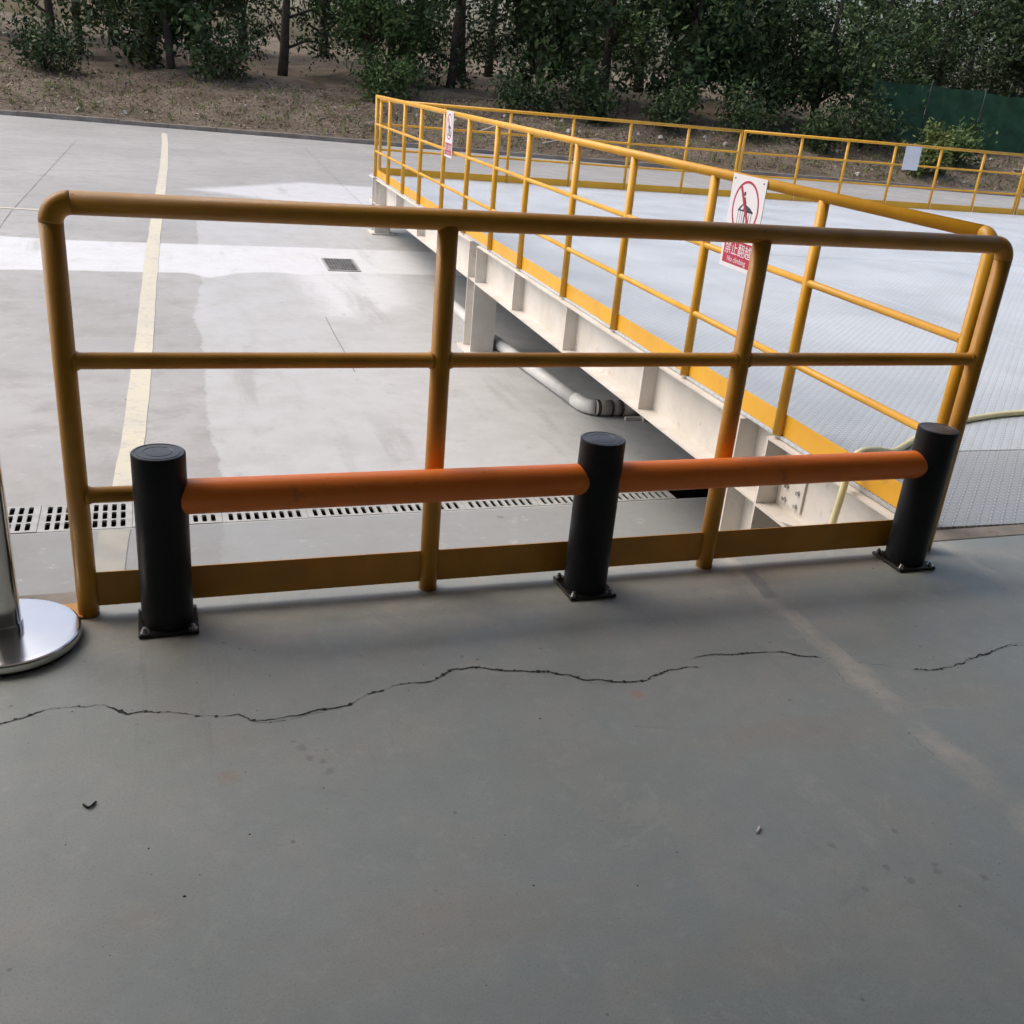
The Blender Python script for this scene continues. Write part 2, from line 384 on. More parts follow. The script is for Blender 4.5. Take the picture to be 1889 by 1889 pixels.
for pts, wd in ((crackA, .0072), (crackB, .0058), (crackC, .0074), (crackD, .0026), (crackE, .0024), (crackF, .0016)):
    q = jag(jag(pts, .022, .0055), .005, .0018); W = []; v = .4
    for i in range(len(q)):
        v += rnd.uniform(-.22, .22); v = min(max(v, .06), .75)
        W.append(v + (rnd.uniform(.5, 1.7) if rnd.random() < .09 else 0))
    f = lambda t, wd=wd, W=W: wd*W[min(len(W)-1, int(t*(len(W)-1)+.5))]*min(1, 14*t+.1, 14*(1-t)+.1)
    obj('crack', ribbon(q, f, .0012), 'dark', floor)
    for i in range(3, len(q)-3, 3):      # crumbled edges
        if rnd.random() < .16:
            x, y = q[i][0]+rnd.uniform(-.003, .003), q[i][1]+rnd.uniform(-.003, .003); rr = rnd.uniform(.0012, .0042)*wd/.006; m = 7
            obj('chip', MB().add([(x+rr*rnd.uniform(.5, 1.6)*1.6*math.cos(j*6.283/m), y+rr*rnd.uniform(.4, 1.1)*math.sin(j*6.283/m), .0014) for j in range(m)], [tuple(range(m))]), 'dark', floor)
MAT['scuff'] = paint('scuff', (.44, .43, .40), None, 60, .8)
for pts, wd in (([(1.263, -.802), (1.35, -.827), (1.412, -.854), (1.476, -.879)], .0022), ([(1.016, -.804), (1.116, -.821)], .0018),
                ([(1.053, -.865), (1.119, -.849), (1.141, -.882), (1.129, -.933)], .0018), ([(.801, -.754), (.796, -.822)], .0013),
                ([(.62, -1.02), (.66, -1.04), (.70, -1.07)], .001), ([(1.86, -1.02), (1.88, -.95)], .001)):
    f = lambda t, wd=wd: wd*rnd.uniform(.1, 1.0)*min(1, 4*t+.1, 4*(1-t)+.1)
    obj('scratch', ribbon(jag(pts, .02, .0015), f, .0009), 'scuff', floor)
mb = MB()
sp = [(-.019, -.477), (.509, -.882), (.351, -.791), (.146, -.991), (.341, -.994), (.208, -1.137), (1.072, -.733), (.862, -1.267), (1.066, -1.317), (2.55, -.12), (2.58, -.1)]
sp += [(rnd.uniform(-.2, 2.6), rnd.uniform(-1.8, -.15)) for i in range(110)]
for i, (x, y) in enumerate(sp):
    r = rnd.uniform(.0016, .0032) if i < 11 else rnd.uniform(.0006, .0017); m = 6
    vs = [(x+r*rnd.uniform(.6, 1.3)*math.cos(j*2*math.pi/m), y+r*rnd.uniform(.6, 1.3)*math.sin(j*2*math.pi/m), .0004) for j in range(m)] + [(x, y, r*.8)]
    mb.add(vs, [(j, (j+1) % m, m) for j in range(m)])
tag(obj('grit', mb, 'dark'), 'dark specks of grit scattered over the grey indoor floor', 'grit', kind='stuff')

# yard sheet with the patch outlines stored on it
xs = np.array([-90, -60, -30, -15, -8, -5] + list(np.arange(-4, 5.01, .1)) + [6, 8, 11, 15, 22, 30, 45, 70, 110])
ys = np.array(list(np.arange(.1, 8, .12)) + list(np.arange(8, 22, .14)) + [23, 25, 28, 32, 37, 45])
# leave the slot of the drain channel open
GY0, GY1 = 2.985, 3.375
ys = np.array(sorted(set([y for y in ys if not (GY0-.05 < y < GY1+.05)] + [GY0, GY1])))
X, Y = np.meshgrid(xs, ys); Z = np.interp(Y, [0, 7.6, 8.4, 12.6, 13.4, 60], [G, G, G+.025, -.815, -.79, -.79])
nx, ny = len(xs), len(ys)
vs = np.stack([X, Y, Z], -1).reshape(-1, 3)
gi = int(np.where(ys == GY0)[0][0])
fs = [(j*nx+i, j*nx+i+1, (j+1)*nx+i+1, (j+1)*nx+i) for j in range(ny-1) if j != gi for i in range(nx-1)]
mb = MB(); mb.v = [tuple(q) for q in vs]; mb.f = fs; mb.sm = [True]*len(fs)
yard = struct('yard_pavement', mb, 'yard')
def sdf(poly, pts):
    p = np.array(poly); q = np.roll(p, -1, 0); d2 = np.full(len(pts), 1e9); ins = np.zeros(len(pts), bool)
    for a, b in zip(p, q):
        e = b-a; t = np.clip(((pts-a)@e)/(e@e), 0, 1); d2 = np.minimum(d2, ((pts-a-t[:, None]*e)**2).sum(1))
        c = (a[1] > pts[:, 1]) != (b[1] > pts[:, 1])
        with np.errstate(divide='ignore', invalid='ignore'): xi = a[0]+(pts[:, 1]-a[1])*e[0]/(e[1] if e[1] else 1e-9)
        ins ^= c & (pts[:, 0] < xi)
    return np.where(ins, 1, -1)*np.sqrt(d2)
p2 = vs[:, :2]
PATCH = [(.92, 13.68), (.85, 11.89), (.78, 9.72), (.67, 8.78), (.62, 8.16), (.66, 7.52), (.61, 6.17), (.58, 5.11), (.57, 4.6), (.58, 3.93), (.59, 3.54), (.54, 3.03), (.52, 2.65), (.47, 2.31), (.42, 1.5), (.4, .05), (9, .05), (9, 13.9), (3, 13.9)]
BAND = [(-9, 11.9), (-1.55, 11.76), (-.73, 11.65), (.84, 11.66), (2.13, 11.69), (3.23, 11.69), (4.5, 11.7), (4.4, 10.3), (2.95, 10.33), (2.02, 10.16), (1.64, 10.25), (1.24, 10.16), (.87, 9.88), (.66, 10.1), (-.65, 10.08), (-1.38, 10.05), (-9, 10.0)]
SMEAR = [(1.9, 10.3), (2.02, 8.9), (2.06, 8.33), (2.6, 8.4), (3.1, 8.9), (3.2, 10.3)]
SMEAR2 = [(1.0, 17.2), (3.3, 19.4), (4.9, 19.2), (4.2, 15.5), (2.4, 16.2)]
for nm, val in (('patch', sdf(PATCH, p2)), ('band', sdf(BAND, p2)), ('smear', np.maximum(sdf(SMEAR, p2), sdf(SMEAR2, p2)))):
    at = yard.data.attributes.new(nm, 'FLOAT', 'POINT'); at.data.foreach_set('value', val.astype(np.float32))

# slab joints and the worn yellow lines follow the fall of the yard
def yard_strip(name, pts, wd, mat, dz, parent=None, n=.3):
    q = jag(pts, n, 0); m = len(q); L = []; Rr = []
    for i, p in enumerate(q):
        a = q[max(0, i-1)]; b = q[min(m-1, i+1)]; dx, dy = b[0]-a[0], b[1]-a[1]; l = math.hypot(dx, dy)
        ww = wd/2*rnd.uniform(.93, 1.07) if wd > .05 else wd/2*rnd.uniform(.5, 1.3)
        ox, oy = -dy/l*ww, dx/l*ww
        L.append((p[0]+ox, p[1]+oy, zyard(p[1]+oy)+dz)); Rr.append((p[0]-ox, p[1]-oy, zyard(p[1]-oy)+dz))
    mb = MB().add(Rr+L, [(i, i+1, m+i+1, m+i) for i in range(m-1)])
    return struct(name, mb, mat, parent)
YL = [(-.02, 3.40), (0.0, 3.72), (.04, 4.64), (.12, 7.09), (.165, 8.65), (.24, 10.72), (.345, 13.22), (.50, 17.5), (.62, 21.), (.78, 27), (.85, 31)]
yard_strip('lane_line', YL, .160, 'line', .004)
MAT['faded'] = paint('faded_line_paint', (.33, .325, .285), (.27, .275, .26), 4, .75, coordk='Object')
yard_strip('lane_line', [(-.20, .16), (-.06, 2.96)], .160, 'faded', .004)
yard_strip('lane_line', [(-12, 15.2), (-1.75, 13.76), (-1.24, 13.68), (.30, 13.45)], .12, 'line', .0045)
for pts in ([(-1.35, 26.55), (-1.6, 12.24), (-1.75, 3.4)], [(4.72, 28.95), (4.12, 19.46), (3.8, 14)], [(2.0, 8.32), (1.96, 6.94), (1.93, 6.2)],
            [(-12, 17.4), (-2.28, 18.8), (-.25, 19.6), (4, 20.2), (20, 21)], [(.7, 25.5), (12, 26.5)], [(1.0, 14.0), (5.2, 14.2)]):
    yard_strip('slab_joint', pts, .010, 'castiron', .003, yard, .5)

# drain channel with its trench, cast panels of slots
struct('drain_trench', MB().box((-30, GY0-.03, G-.42), (3.95, GY1+.03, G-.40)).box((-30, GY0-.04, G-.42), (3.95, GY0-.002, G-.006)).box((-30, GY1+.002, G-.42), (3.95, GY1+.04, G-.006)), 'dark')
def slot_panel(L, Wd, ns, nr):
    mb = MB(); th = .012; mx = .025; cw = (L-2*mx)/ns; ch = (Wd-.03)/nr
    def quad(x0, y0, x1, y1): mb.box((x0, y0, -th), (x1, y1, 0))
    quad(0, 0, mx, Wd); quad(L-mx, 0, L, Wd); quad(mx, 0, L-mx, .015); quad(mx, Wd-.015, L-mx, Wd)
    for r in range(nr):
        for c in range(ns):
            x0, y0 = mx+c*cw, .015+r*ch; x1, y1 = x0+cw, y0+ch
            hx, hy, cc = cw*.27, ch*.425, cw*.12; cx, cy = (x0+x1)/2, (y0+y1)/2
            inn = [(cx-hx+cc, cy-hy), (cx+hx-cc, cy-hy), (cx+hx, cy-hy+cc), (cx+hx, cy+hy-cc), (cx+hx-cc, cy+hy), (cx-hx+cc, cy+hy), (cx-hx, cy+hy-cc), (cx-hx, cy-hy+cc)]
            out = [(x0, y0), (x1, y0), (x1, y0), (x1, y1), (x1, y1), (x0, y1), (x0, y1), (x0, y0)]
            vs = [(x, y, 0) for x, y in inn] + [(x, y, 0) for x, y in out] + [(x, y, -th) for x, y in inn]
            fs = []
            for i in range(8):
                j = (i+1) % 8
                if out[i] == out[j]: fs.append((8+i, j, i))
                else: fs.append((8+i, 8+j, j, i))
                fs.append((i, j, 16+j, 16+i))
            mb.add(vs, fs)
    return mb
PL = .505
gm = slot_panel(PL-.002, GY1-GY0-.008, 9, 3).mesh('drain_grate_panel', 'galv')
channel = thing('drain_grate', 'galvanised slotted drain grate set in the yard beyond the guard rail', 'grate', (-3.5, GY0+.004, G+.002))
nP = 14
for i in range(nP):
    o = obj('grate_panel', gm, None, channel); o.location = (i*PL, 0, rnd.uniform(-.002, .002))
    o.rotation_euler = (0, rnd.uniform(-.002, .002), rnd.uniform(-.003, .003))
# manhole
mh = thing('manhole_cover', 'dark rectangular inspection cover set in the pale yard concrete', 'manhole', (2.585, 10.72, zyard(10.72)), 0)
mh.rotation_euler = (math.atan((zyard(11)-zyard(10.4))/.6), 0, -.02)
obj('frame', MB().box((-.215, -.33, -.02), (.215, -.305, .012)).box((-.215, .305, -.02), (.215, .33, .012)).box((-.215, -.305, -.02), (-.19, .305, .012)).box((.19, -.305, -.02), (.215, .305, .012)), 'galv', mh)
mb = MB().box((-.187, -.302, -.02), (.187, .302, .006))
for i in range(9):
    for j in range(14): mb.box((-.17+i*.0385, -.285+j*.0415, .006), (-.145+i*.0385, -.262+j*.0415, .0105))
obj('lid', mb, 'castiron', mh)

# ================================================================== PLATFORM
plat = thing('loading_platform', 'raised steel loading platform with pale chequer plate deck on white beams', 'platform', (PX, 0, 0), -ANG)
# deck plates (local u to the right, v away)
us = [0.0, 3.11, 6.24, 9.37, 12.5, 15.63, 18.76]
vsd = [.165, .992, 6.99, 13.47]
for i in range(len(us)-1):
    for j in range(len(vsd)-1):
        z = rnd.uniform(-.0015, .0015)
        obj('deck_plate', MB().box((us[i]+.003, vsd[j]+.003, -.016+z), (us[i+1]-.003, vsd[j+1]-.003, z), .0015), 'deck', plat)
# edge beam on the left: I section, web set back
V0, V1 = .20, 13.45
BT, BB, U0b, U1b = -.020, -.385, -.03, .20
cols = [1.445, 7.03, 12.93]
CD = .15        # half depth of columns
segs = []; a = V0
for cv in cols: segs.append((a, cv-CD)); a = cv+CD
segs.append((a, V1))
for a, b in segs:
    if b-a < .05: continue
    be = obj('edge_beam', MB().box((U0b, a+.001, BT-.014), (U1b, b-.001, BT)).box((U0b, a+.001, BB), (U1b, b-.001, BB+.014)).box((.08, a+.001, BB+.014), (.09, b-.001, BT-.014)), 'white_steel', plat)
    st = [v for v in (2.83, 4.29, 5.65, 8.4, 9.78, 11.2, 12.5) if a < v < b]
    for v in st:
        obj('stiffener', MB().box((U0b+.012, v-.005, BB+.014), (.08, v+.005, BT-.014)), 'white_steel', be)
for cv in cols:
    zb = zyard(cv*math.cos(ANG))-.05
    co = obj('column', MB().box((U0b, cv-CD, zb), (.21, cv-CD+.014, BT)).box((U0b, cv+CD-.014, zb), (.21, cv+CD, BT)).box((.085, cv-CD+.014, zb), (.095, cv+CD-.014, BT)), 'white_steel', plat)
    obj('stiffener', MB().box((U0b+.01, cv-CD+.014, BB), (.085, cv+CD-.014, BB+.012)), 'white_steel', co)
    obj('base_plate', MB().box((-.08, cv-CD-.06, zb), (.27, cv+CD+.06, zb+.065)), 'white_steel', co)
# bolted splice on the near beam
spl = obj('splice_plate', MB().box((.068, 1.06, BB+.05), (.078, 1.25, BT-.05)), 'white_steel', plat)
for v in (1.10, 1.20):
    for z in (-.09, -.16, -.24, -.31): obj('bolt', MB().tube([(.070, v, z), (.055, v, z)], .013, 6), 'zinc', spl)
obj('peeled_patch', MB().add([(U0b+.004, .62, BB+.0165), (.05, .55, BB+.0165), (.078, .72, BB+.0165), (.06, .86, BB+.0165), (.02, .99, BB+.0165), (U0b+.004, 1.06, BB+.0165)], [(0, 1, 2, 3, 4, 5)]), 'bare', plat)
# cross joists and inner beams under the deck
for v in (.35, 2.83, 4.29, 5.65, 8.4, 9.78, 11.2, 13.2):
    obj('joist', MB().box((.205, v-.05, -.18), (18.6, v+.05, -.165)).box((.205, v-.05, -.035), (18.6, v+.05, -.02)).box((.205, v-.004, -.165), (18.6, v+.004, -.035)), 'white_steel', plat)
for cu in (6.2, 12.4, 18.4):
    for cv in cols:
        zb = zyard(cv)-.05
        obj('column', MB().box((cu-.12, cv-.12, zb), (cu+.12, cv-.108, -.19)).box((cu-.12, cv+.108, zb), (cu+.12, cv+.12, -.19)).box((cu-.005, cv-.108, zb), (cu+.005, cv+.108, -.19)), 'white_steel', plat)
obj('edge_beam', MB().box((.205, 13.38, BB), (18.7, 13.46, -.02)), 'white_steel', plat)

# ================================================================== RAILINGS
def railing(name, label, cat, loc, rz, posts, H, mids, rp, rm, toe, mat, toemat, elbows=(False, False), group=None, ra=.065, ztoe=.0, feet=()):
    t = thing(name, label, cat, loc, rz, group)
    x0, x1 = posts[0], posts[-1]
    top = obj('top_rail', MB().tube([(x0+(ra if elbows[0] else -rp*.9), 0, H), (x1-(ra if elbows[1] else -rp*.9), 0, H)], rp, 24), mat, t)
    for i, x in enumerate(posts):
        e = (i == 0 and elbows[0]) or (i == len(posts)-1 and elbows[1])
        p = obj('post', MB().tube([(x, 0, .0), (x, 0, H-ra if e else H-rp*.6)], rp*.99, 24), mat, t)
        if e:
            s = 1 if i == 0 else -1
            obj('elbow', MB().tube(arc((x+s*ra, 0, H-ra), ra, math.pi, math.pi/2, (s, 0, 0), (0, 0, 1), 10), rp*1.004, 24), mat, t)
        if i in feet: obj('foot_plate', MB().box((x-.075, -.028, .0005), (x-.012, .055, .008), .002), mat, p)
    for a, b in zip(posts[:-1], posts[1:]):
        for z in mids:
            obj('middle_rail', MB().tube([(a+rp*.7, 0, z), (a+rp+.001, 0, z), (a+rp+.004, 0, z), (a+rp+.007, 0, z), (b-rp-.007, 0, z), (b-rp-.004, 0, z), (b-rp-.001, 0, z), (b-rp*.7, 0, z)], rm, 18, rs=[rm*1.16, rm*1.16, rm*1.10, rm, rm, rm*1.10, rm*1.16, rm*1.16]), mat, t)
        if toe: obj('toe_board', MB().box((a+rp*.8, toe[2], toe[0]), (b-rp*.8, toe[2]+.005, toe[1]), .001), toemat, t)
    return t
railing('guard_rail', 'dark ochre tubular guard rail on the indoor floor edge, behind the black bollards', 'railing', (0, 0, 0), 0,
        [0, .969, 1.9403, 2.8658], 1.1, [.7193, .3556], .0282, .0215, (.025, .128, -.004), 'ochre', 'ochre', (True, True), ra=.046, feet=(0,))
pv = [.21, 1.274, 2.316, 3.415, 4.449, 5.593, 6.55, 7.57, 8.635, 9.85, 10.885, 11.959, 13.03]
railing('platform_railing', 'long yellow railing receding along the left edge of the raised platform', 'railing',
        (PX, 0, 0.001), math.pi/2-ANG, pv, 1.105, [.7296, .3556], .0255, .0165, (.001, .105, -.020), 'yellow', 'yellow_toe', (True, False), ra=.055)
def far_rail(label, u0, posts):
    ca, sa = math.cos(ANG), math.sin(ANG)
    bx, by = PX+sa*13.36, ca*13.36
    railing('far_railing', label, 'railing', (bx+ca*u0, by-sa*u0, .001), -ANG, [p-u0 for p in posts], 1.05, [.72, .36], .0235, .0165, (.001, .105, -.026), 'yellow', 'yellow_toe', group='yellow railings along the far edge of the platform')
far_rail('yellow railing on the far platform edge, meeting the corner post on the left', .12, [.12, 1.1, 2.155, 3.2, 4.185, 5.22, 6.19])
far_rail('yellow railing on the far platform edge carrying the blank white board', 6.26, [6.26, 7.37, 8.29, 9.27, 10.24, 11.19, 12.15])
far_rail('yellow railing on the far platform edge cut by the right picture border', 12.22, [12.22, 13.2, 14.2, 15.2, 16.2, 17.2, 18.2])

# ================================================================== BARRIER OF BOLLARDS
BY, BH, BR = -.088, .505, .068
bar = thing('bollard_barrier', 'low impact barrier of three black bollards joined by thick orange tubes', 'barrier', (1.46, BY, 0))
BXS = [.207, 1.46, 2.705]
for bi, x in enumerate(BXS):
    L = (1.46, BY, 0)
    prof = [(BR, .012), (BR, BH-.006), (BR-.0006, BH-.003), (BR-.002, BH-.0016), (BR-.0035, BH-.001)]
    b = obj('bollard', MB().lathe(prof, (x, BY, 0), 56), 'black', bar, L)
    cp = [(BR-.0035, BH-.001), (BR-.008, BH-.0006), (BR-.009, BH-.0022), (BR-.0125, BH-.0022), (BR-.0135, BH-.0008), (BR-.030, BH-.0006), (BR-.031, BH-.0016), (BR-.033, BH-.0016), (BR-.034, BH-.0006), (0, BH-.0004)]
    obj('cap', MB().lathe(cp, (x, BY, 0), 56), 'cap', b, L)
    hw = .0785
    obj('base_plate', MB().box((x-hw, BY-hw, .0008), (x+hw, BY+hw, .0118), .004), 'blackplate', b, L)
    for sx_ in (-1, 1):
        for sy_ in (-1, 1):
            c = (x+sx_*.0625, BY+sy_*.0625, .0118)
            obj('bolt', MB().lathe([(.0125, 0), (.0125, .0022), (.006, .0024)], c, 20).tube([(c[0], c[1], .0138), (c[0], c[1], .0205)], .0085, 6).tube([(c[0], c[1], .02), (c[0], c[1], .0265)], .005, 10), 'zinc', b, L)
for a, b in zip(BXS[:-1], BXS[1:]):
    r = .0475; zc = .376; n = 48; vs = []; fs = []
    for j in range(n):
        an = 2*math.pi*j/n; y = r*math.cos(an); z = r*math.sin(an); ins = math.sqrt(BR*BR-y*y)
        for t in (0, 1):
            vs.append((a+ins-.0004 if t == 0 else b-ins+.0004, BY+y, zc+z))
    for j in range(n): fs.append((2*j, 2*j+1, 2*((j+1) % n)+1, 2*((j+1) % n)))
    m = MB().add([(q[0]-1.46, q[1]-BY, q[2]) for q in vs], fs, True)
    obj('orange_tube', m, 'orange', bar)

# ================================================================== STANCHION (queue post)
SX, SY = -.192, -.118
st = thing('stanchion_post', 'stainless steel queue post on a round weighted base at the left edge', 'stanchion', (SX, SY, 0))
o0 = (0, 0, 0)
obj('rubber_ring', MB().lathe([(.165, .0005), (.172, .001), (.173, .010), (.165, .010)], o0, 72), 'rubber', st)
obj('base', MB().lathe([(.165, .010), (.1785, .010), (.1795, .014), (.1795, .028), (.178, .0318), (.174, .0338), (.16, .0348), (.04, .040), (.0375, .0402)], o0, 96), 'steel', st)
obj('collar', MB().lathe([(.0425, .039), (.0425, .062), (.041, .064), (.0385, .064)], o0, 48), 'steel', st)
obj('pole', MB().lathe([(.0385, .06), (.0385, .93), (.036, .935), (.0, .935)], o0, 48), 'steel', st)

# ================================================================== SIGNS
def text_mesh(s, size, name):
    cu = bpy.data.curves.new(name, 'FONT'); cu.body = s; cu.size = size; cu.align_x = 'CENTER'; cu.extrude = 0; cu.resolution_u = 3
    o = bpy.data.objects.new(name, cu); C.objects.link(o)
    dg = bpy.context.evaluated_depsgraph_get(); me = bpy.data.meshes.new_from_object(o.evaluated_get(dg)); bpy.data.objects.remove(o)
    return me
def sign(name, label, loc, rz, Wd, Ht, group=None):
    # local: x right, z up, print faces -y; origin at bottom centre
    t = thing(name, label, 'sign', loc, rz, group)
    pn = obj('panel', MB().box((-Wd/2, 0, 0), (Wd/2, .004, Ht), .0012), 'sign', t)
    cz, rr = Ht*.665, Wd*.385; y0, y1 = -.0008, -.0001; n = 48
    m = MB()
    for j in range(n):
        a, b = 2*math.pi*j/n, 2*math.pi*(j+1)/n
        q = lambda r, an: (r*math.cos(an), cz+r*math.sin(an))
        m.poly([q(rr*.91, a), q(rr, a), q(rr, b), q(rr*.91, b)], y0, y1)
    dx = rr*.93*math.cos(math.radians(56)); dz = rr*.93*math.sin(math.radians(56)); w_ = rr*.055
    m2 = MB().poly([(-dx-w_, cz+dz-w_*.7), (dx-w_, cz-dz-w_*.7), (dx+w_, cz-dz+w_*.7), (-dx+w_, cz+dz+w_*.7)], -.0016, -.0009)
    obj('red_ring', m, 'sign_red', t); obj('red_bar', m2, 'sign_red', t)
    s = rr/.13
    def P(l): return [(x*s, cz+z*s) for x, z in l]
    pg = MB()
    for l in ([(-.068, -.016), (.082, -.016), (.082, -.008), (-.068, -.008)], [(-.068, -.090), (.075, -.090), (.075, -.082), (-.068, -.082)],
              [(-.032, .072), (-.024, .078), (-.016, .076), (-.012, .068), (-.016, .060), (-.024, .057), (-.031, .062)],
              [(-.030, .050), (-.012, .052), (.006, .022), (.008, -.008), (-.016, -.008), (-.014, .020)],
              [(-.022, .048), (-.028, .020), (-.056, .000), (-.062, -.008), (-.048, -.008), (-.020, .016)],
              [(.004, .018), (.050, .006), (.080, -.010), (.078, -.016), (.040, -.012), (.004, -.012)]):
        pg.poly(P(l), y0, y1)
    for i in range(7):
        x = -.062+i*.022; wv = .0016 if i != 3 else .005
        pg.poly(P([(x-wv, -.083), (x+wv, -.083), (x+wv, -.015), (x-wv, -.015)]), y0, y1)
    obj('pictogram', pg, 'sign_dark', t)
    obj('red_block', MB().poly([(-Wd*.43, Ht*.05), (Wd*.43, Ht*.05), (Wd*.43, Ht*.31), (-Wd*.43, Ht*.31)], y0, y1), 'sign_red', t)
    for txt, sz, z in (('禁止翻越', Wd*.20, Ht*.165), ('No climbing', Wd*.115, Ht*.075)):
        me = text_mesh(txt, sz, 'lettering'); me.materials.clear(); me.materials.append(MAT['sign'])
        o = obj('lettering', me, None, t); o.location = (0, -.0013, z); o.rotation_euler = (math.pi/2, 0, 0)
    for x in (-Wd*.42, Wd*.42):
        obj('rivet', MB().tube([(x, .0, Ht*.955), (x, -.003, Ht*.955)], .004, 10), 'sign_dark', t)
    for x in (-Wd*.42, Wd*.42):
        obj('cable_tie', MB().tube([(x, .004, Ht*.955), (x, .02, Ht*.965), (x, .06, Ht*.955), (x, .02, Ht*.93), (x, .004, Ht*.95)], .002, 6), 'sign_dark', t)
    return t
def plat_pt(u, v, z):
    ca, sa = math.cos(ANG), math.sin(ANG); return (PX+ca*u+sa*v, -sa*u+ca*v, z)
sign('climbing_sign', 'large near no climbing sign partly hidden by the guard rail', plat_pt(-.034, 1.893, .672), -math.pi/2-ANG, .34, .455)
sign('climbing_sign', 'small far off no climbing sign on the platform railing near its far corner', plat_pt(-.034, 8.30, .672), -math.pi/2-ANG, .33, .455)
ca, sa = math.cos(ANG), math.sin(ANG)
bu = 9.62; bx, by = PX+sa*13.36+ca*bu, ca*13.36-sa*bu
t = thing('blank_board', 'blank white board hung on the far yellow railing', 'sign', (bx-.03*sa, by-.032, .645), -ANG)
obj('panel', MB().box((-.165, -.004, 0), (.165, 0, .40), .001), 'sign', t)
for x in (-.14, .14): obj('cable_tie', MB().tube([(x, -.006, .385), (x, .01, .40), (x, .04, .42)], .003, 6), 'sign_dark', t)

# ================================================================== PIPE, HOSE, LITTER
pt = thing('drain_pipe', 'grey pipe with jointed elbow lying on the yard under the platform edge', 'pipe', (3.6, 6.0, G))
L = (3.6, 6.0, G); PZ = -1.012
run = [(3.62, 9.6), (3.575, 8.2), (3.565, 7.0), (3.60, 6.0), (3.645, 5.02)]
obj('pipe_run', MB().tube([(x, y, PZ) for x, y in run], .060, 22), 'pipe', pt, L)
obj('bend', MB().tube([(3.645, 5.06, PZ), (3.65, 4.96, PZ), (3.665, 4.90, PZ), (3.70, 4.85, PZ), (3.74, 4.825, PZ)], .0625, 22), 'pipe', pt, L)
obj('coupling', MB().tube([(3.735, 4.828, PZ), (3.80, 4.812, PZ), (3.86, 4.808, PZ)], .066, 22), 'fitting', pt, L)
obj('coupling', MB().tube([(3.875, 4.806, PZ), (3.95, 4.80, PZ)], .062, 22), 'fitting', pt, L)
obj('tee', MB().tube([(3.96, 4.80, PZ), (4.16, 4.79, PZ)], .067, 22).tube([(4.04, 4.795, PZ), (4.04, 4.795, PZ+.13)], .036, 14), 'fitting', pt, L)
for x, y in ((3.742, 4.826), (3.755, 4.822), (3.868, 4.807), (3.955, 4.80), (4.165, 4.79)):
    obj('clamp_ring', MB().tube([(x-.005, y, PZ), (x+.005, y, PZ)], .071, 24), 'dark', pt, L)
obj('bracket', MB().box((4.10, 4.62, G+.002), (4.13, 4.70, -.70)).box((3.95, 4.66, G+.002), (4.10, 4.69, G+.03)), 'white_steel', pt, L)

def spline(pts, n=8):
    out = []; q = [Vector(p) for p in pts]
    for i in range(len(q)-1):
        p0, p1, p2_, p3 = q[max(0, i-1)], q[i], q[i+1], q[min(len(q)-1, i+2)]
        for j in range(n):
            t = j/n; out.append(.5*((2*p1)+(-p0+p2_)*t+(2*p0-5*p1+4*p2_-p3)*t*t+(-p0+3*p1-3*p2_+p3)*t**3))
    out.append(q[-1]); return out
hs = [(6.2, 1.25, .016), (5.4, 1.45, .016), (4.77, 1.46, .016), (4.31, 1.375, .016), (3.92, 1.22, .016), (3.62, 1.03, .018), (3.40, .87, .045), (3.20, .75, .105), (3.04, .665, .128), (2.965, .615, .09), (2.948, .60, 0), (2.945, .605, -.10), (2.945, .62, -.25), (2.95, .66, -.6), (2.96, .72, -.95), (3.05, .95, G+.016), (3.3, 1.2, G+.016)]
tag(obj('garden_hose', MB().tube(spline(hs, 8), .0155, 14), 'hose'), 'cream yellow hose lying over the platform edge behind the right bollard', 'hose')
hk = [(.020, -.829, .003), (.023, -.834, .003), (.030, -.841, .003), (.035, -.840, .004), (.039, -.834, .003), (.045, -.827, .004)]
tag(obj('plastic_hook', MB().tube(spline(hk, 4), .0024, 8, rs=None), 'black'), 'small black hooked scrap on the open floor below the left bollard', 'scrap')
m = MB().tube([(1.391, -1.238, .0032), (1.408, -1.223, .0032)], .003, 12)
tag(obj('paper_scrap', m, 'paper'), 'tiny white rolled scrap on the floor below the right half of the crack', 'scrap')

# ================================================================== BANK, KERB, VEGETATION
KD = Vector((1, -.175, 0)).normalized(); KN = Vector((.175, 1, 0)).normalized(); K0 = Vector((4.0, 33.1, 0))
def bpt(s, t, z=0): q = K0+KD*s+KN*t; return (q.x, q.y, z)
def zb(s, t): return -.69 + 1.35*(1-math.exp(-max(t, 0)/5.5)) + .09*t*.6 + min(1, max(t, 0)/2.5)*(.10*math.sin(s*.7+t*.4)+.06*math.sin(s*1.9-t*1.3))
kerb = thing('kerb', 'low concrete kerb along the foot of the earth bank behind the yard', 'kerb', bpt(0, 0, -.79))
off = bpt(0, 0, -.79)
m0 = None
for i in range(-38, 46):
    q = [bpt(i*1.5+.006, -.14), bpt(i*1.5+1.494, -.14), bpt(i*1.5+1.494, .10), bpt(i*1.5+.006, .10)]
    h = -.66+rnd.uniform(-.012, .012)
    vs = [(x, y, -.85) for x, y, _ in q] + [(x, y, h) for x, y, _ in q]
    obj('kerb_stone', MB().add(vs, [(4, 5, 6, 7), (0, 1, 5, 4), (1, 2, 6, 5), (2, 3, 7, 6), (3, 0, 4, 7)]), 'kerb', kerb, off)
ss = np.concatenate([np.arange(-150, -24, 8), np.arange(-24, 48, .6), np.arange(48, 200, 8)]); tt = np.concatenate([np.arange(.05, 16, .5), np.arange(16, 60, 4), [90, 160, 300]])
mb = MB(); mb.v = [bpt(s, t, zb(s, min(t, 40))+rnd.uniform(-.05, .05)*(t > 1)) for t in tt for s in ss]
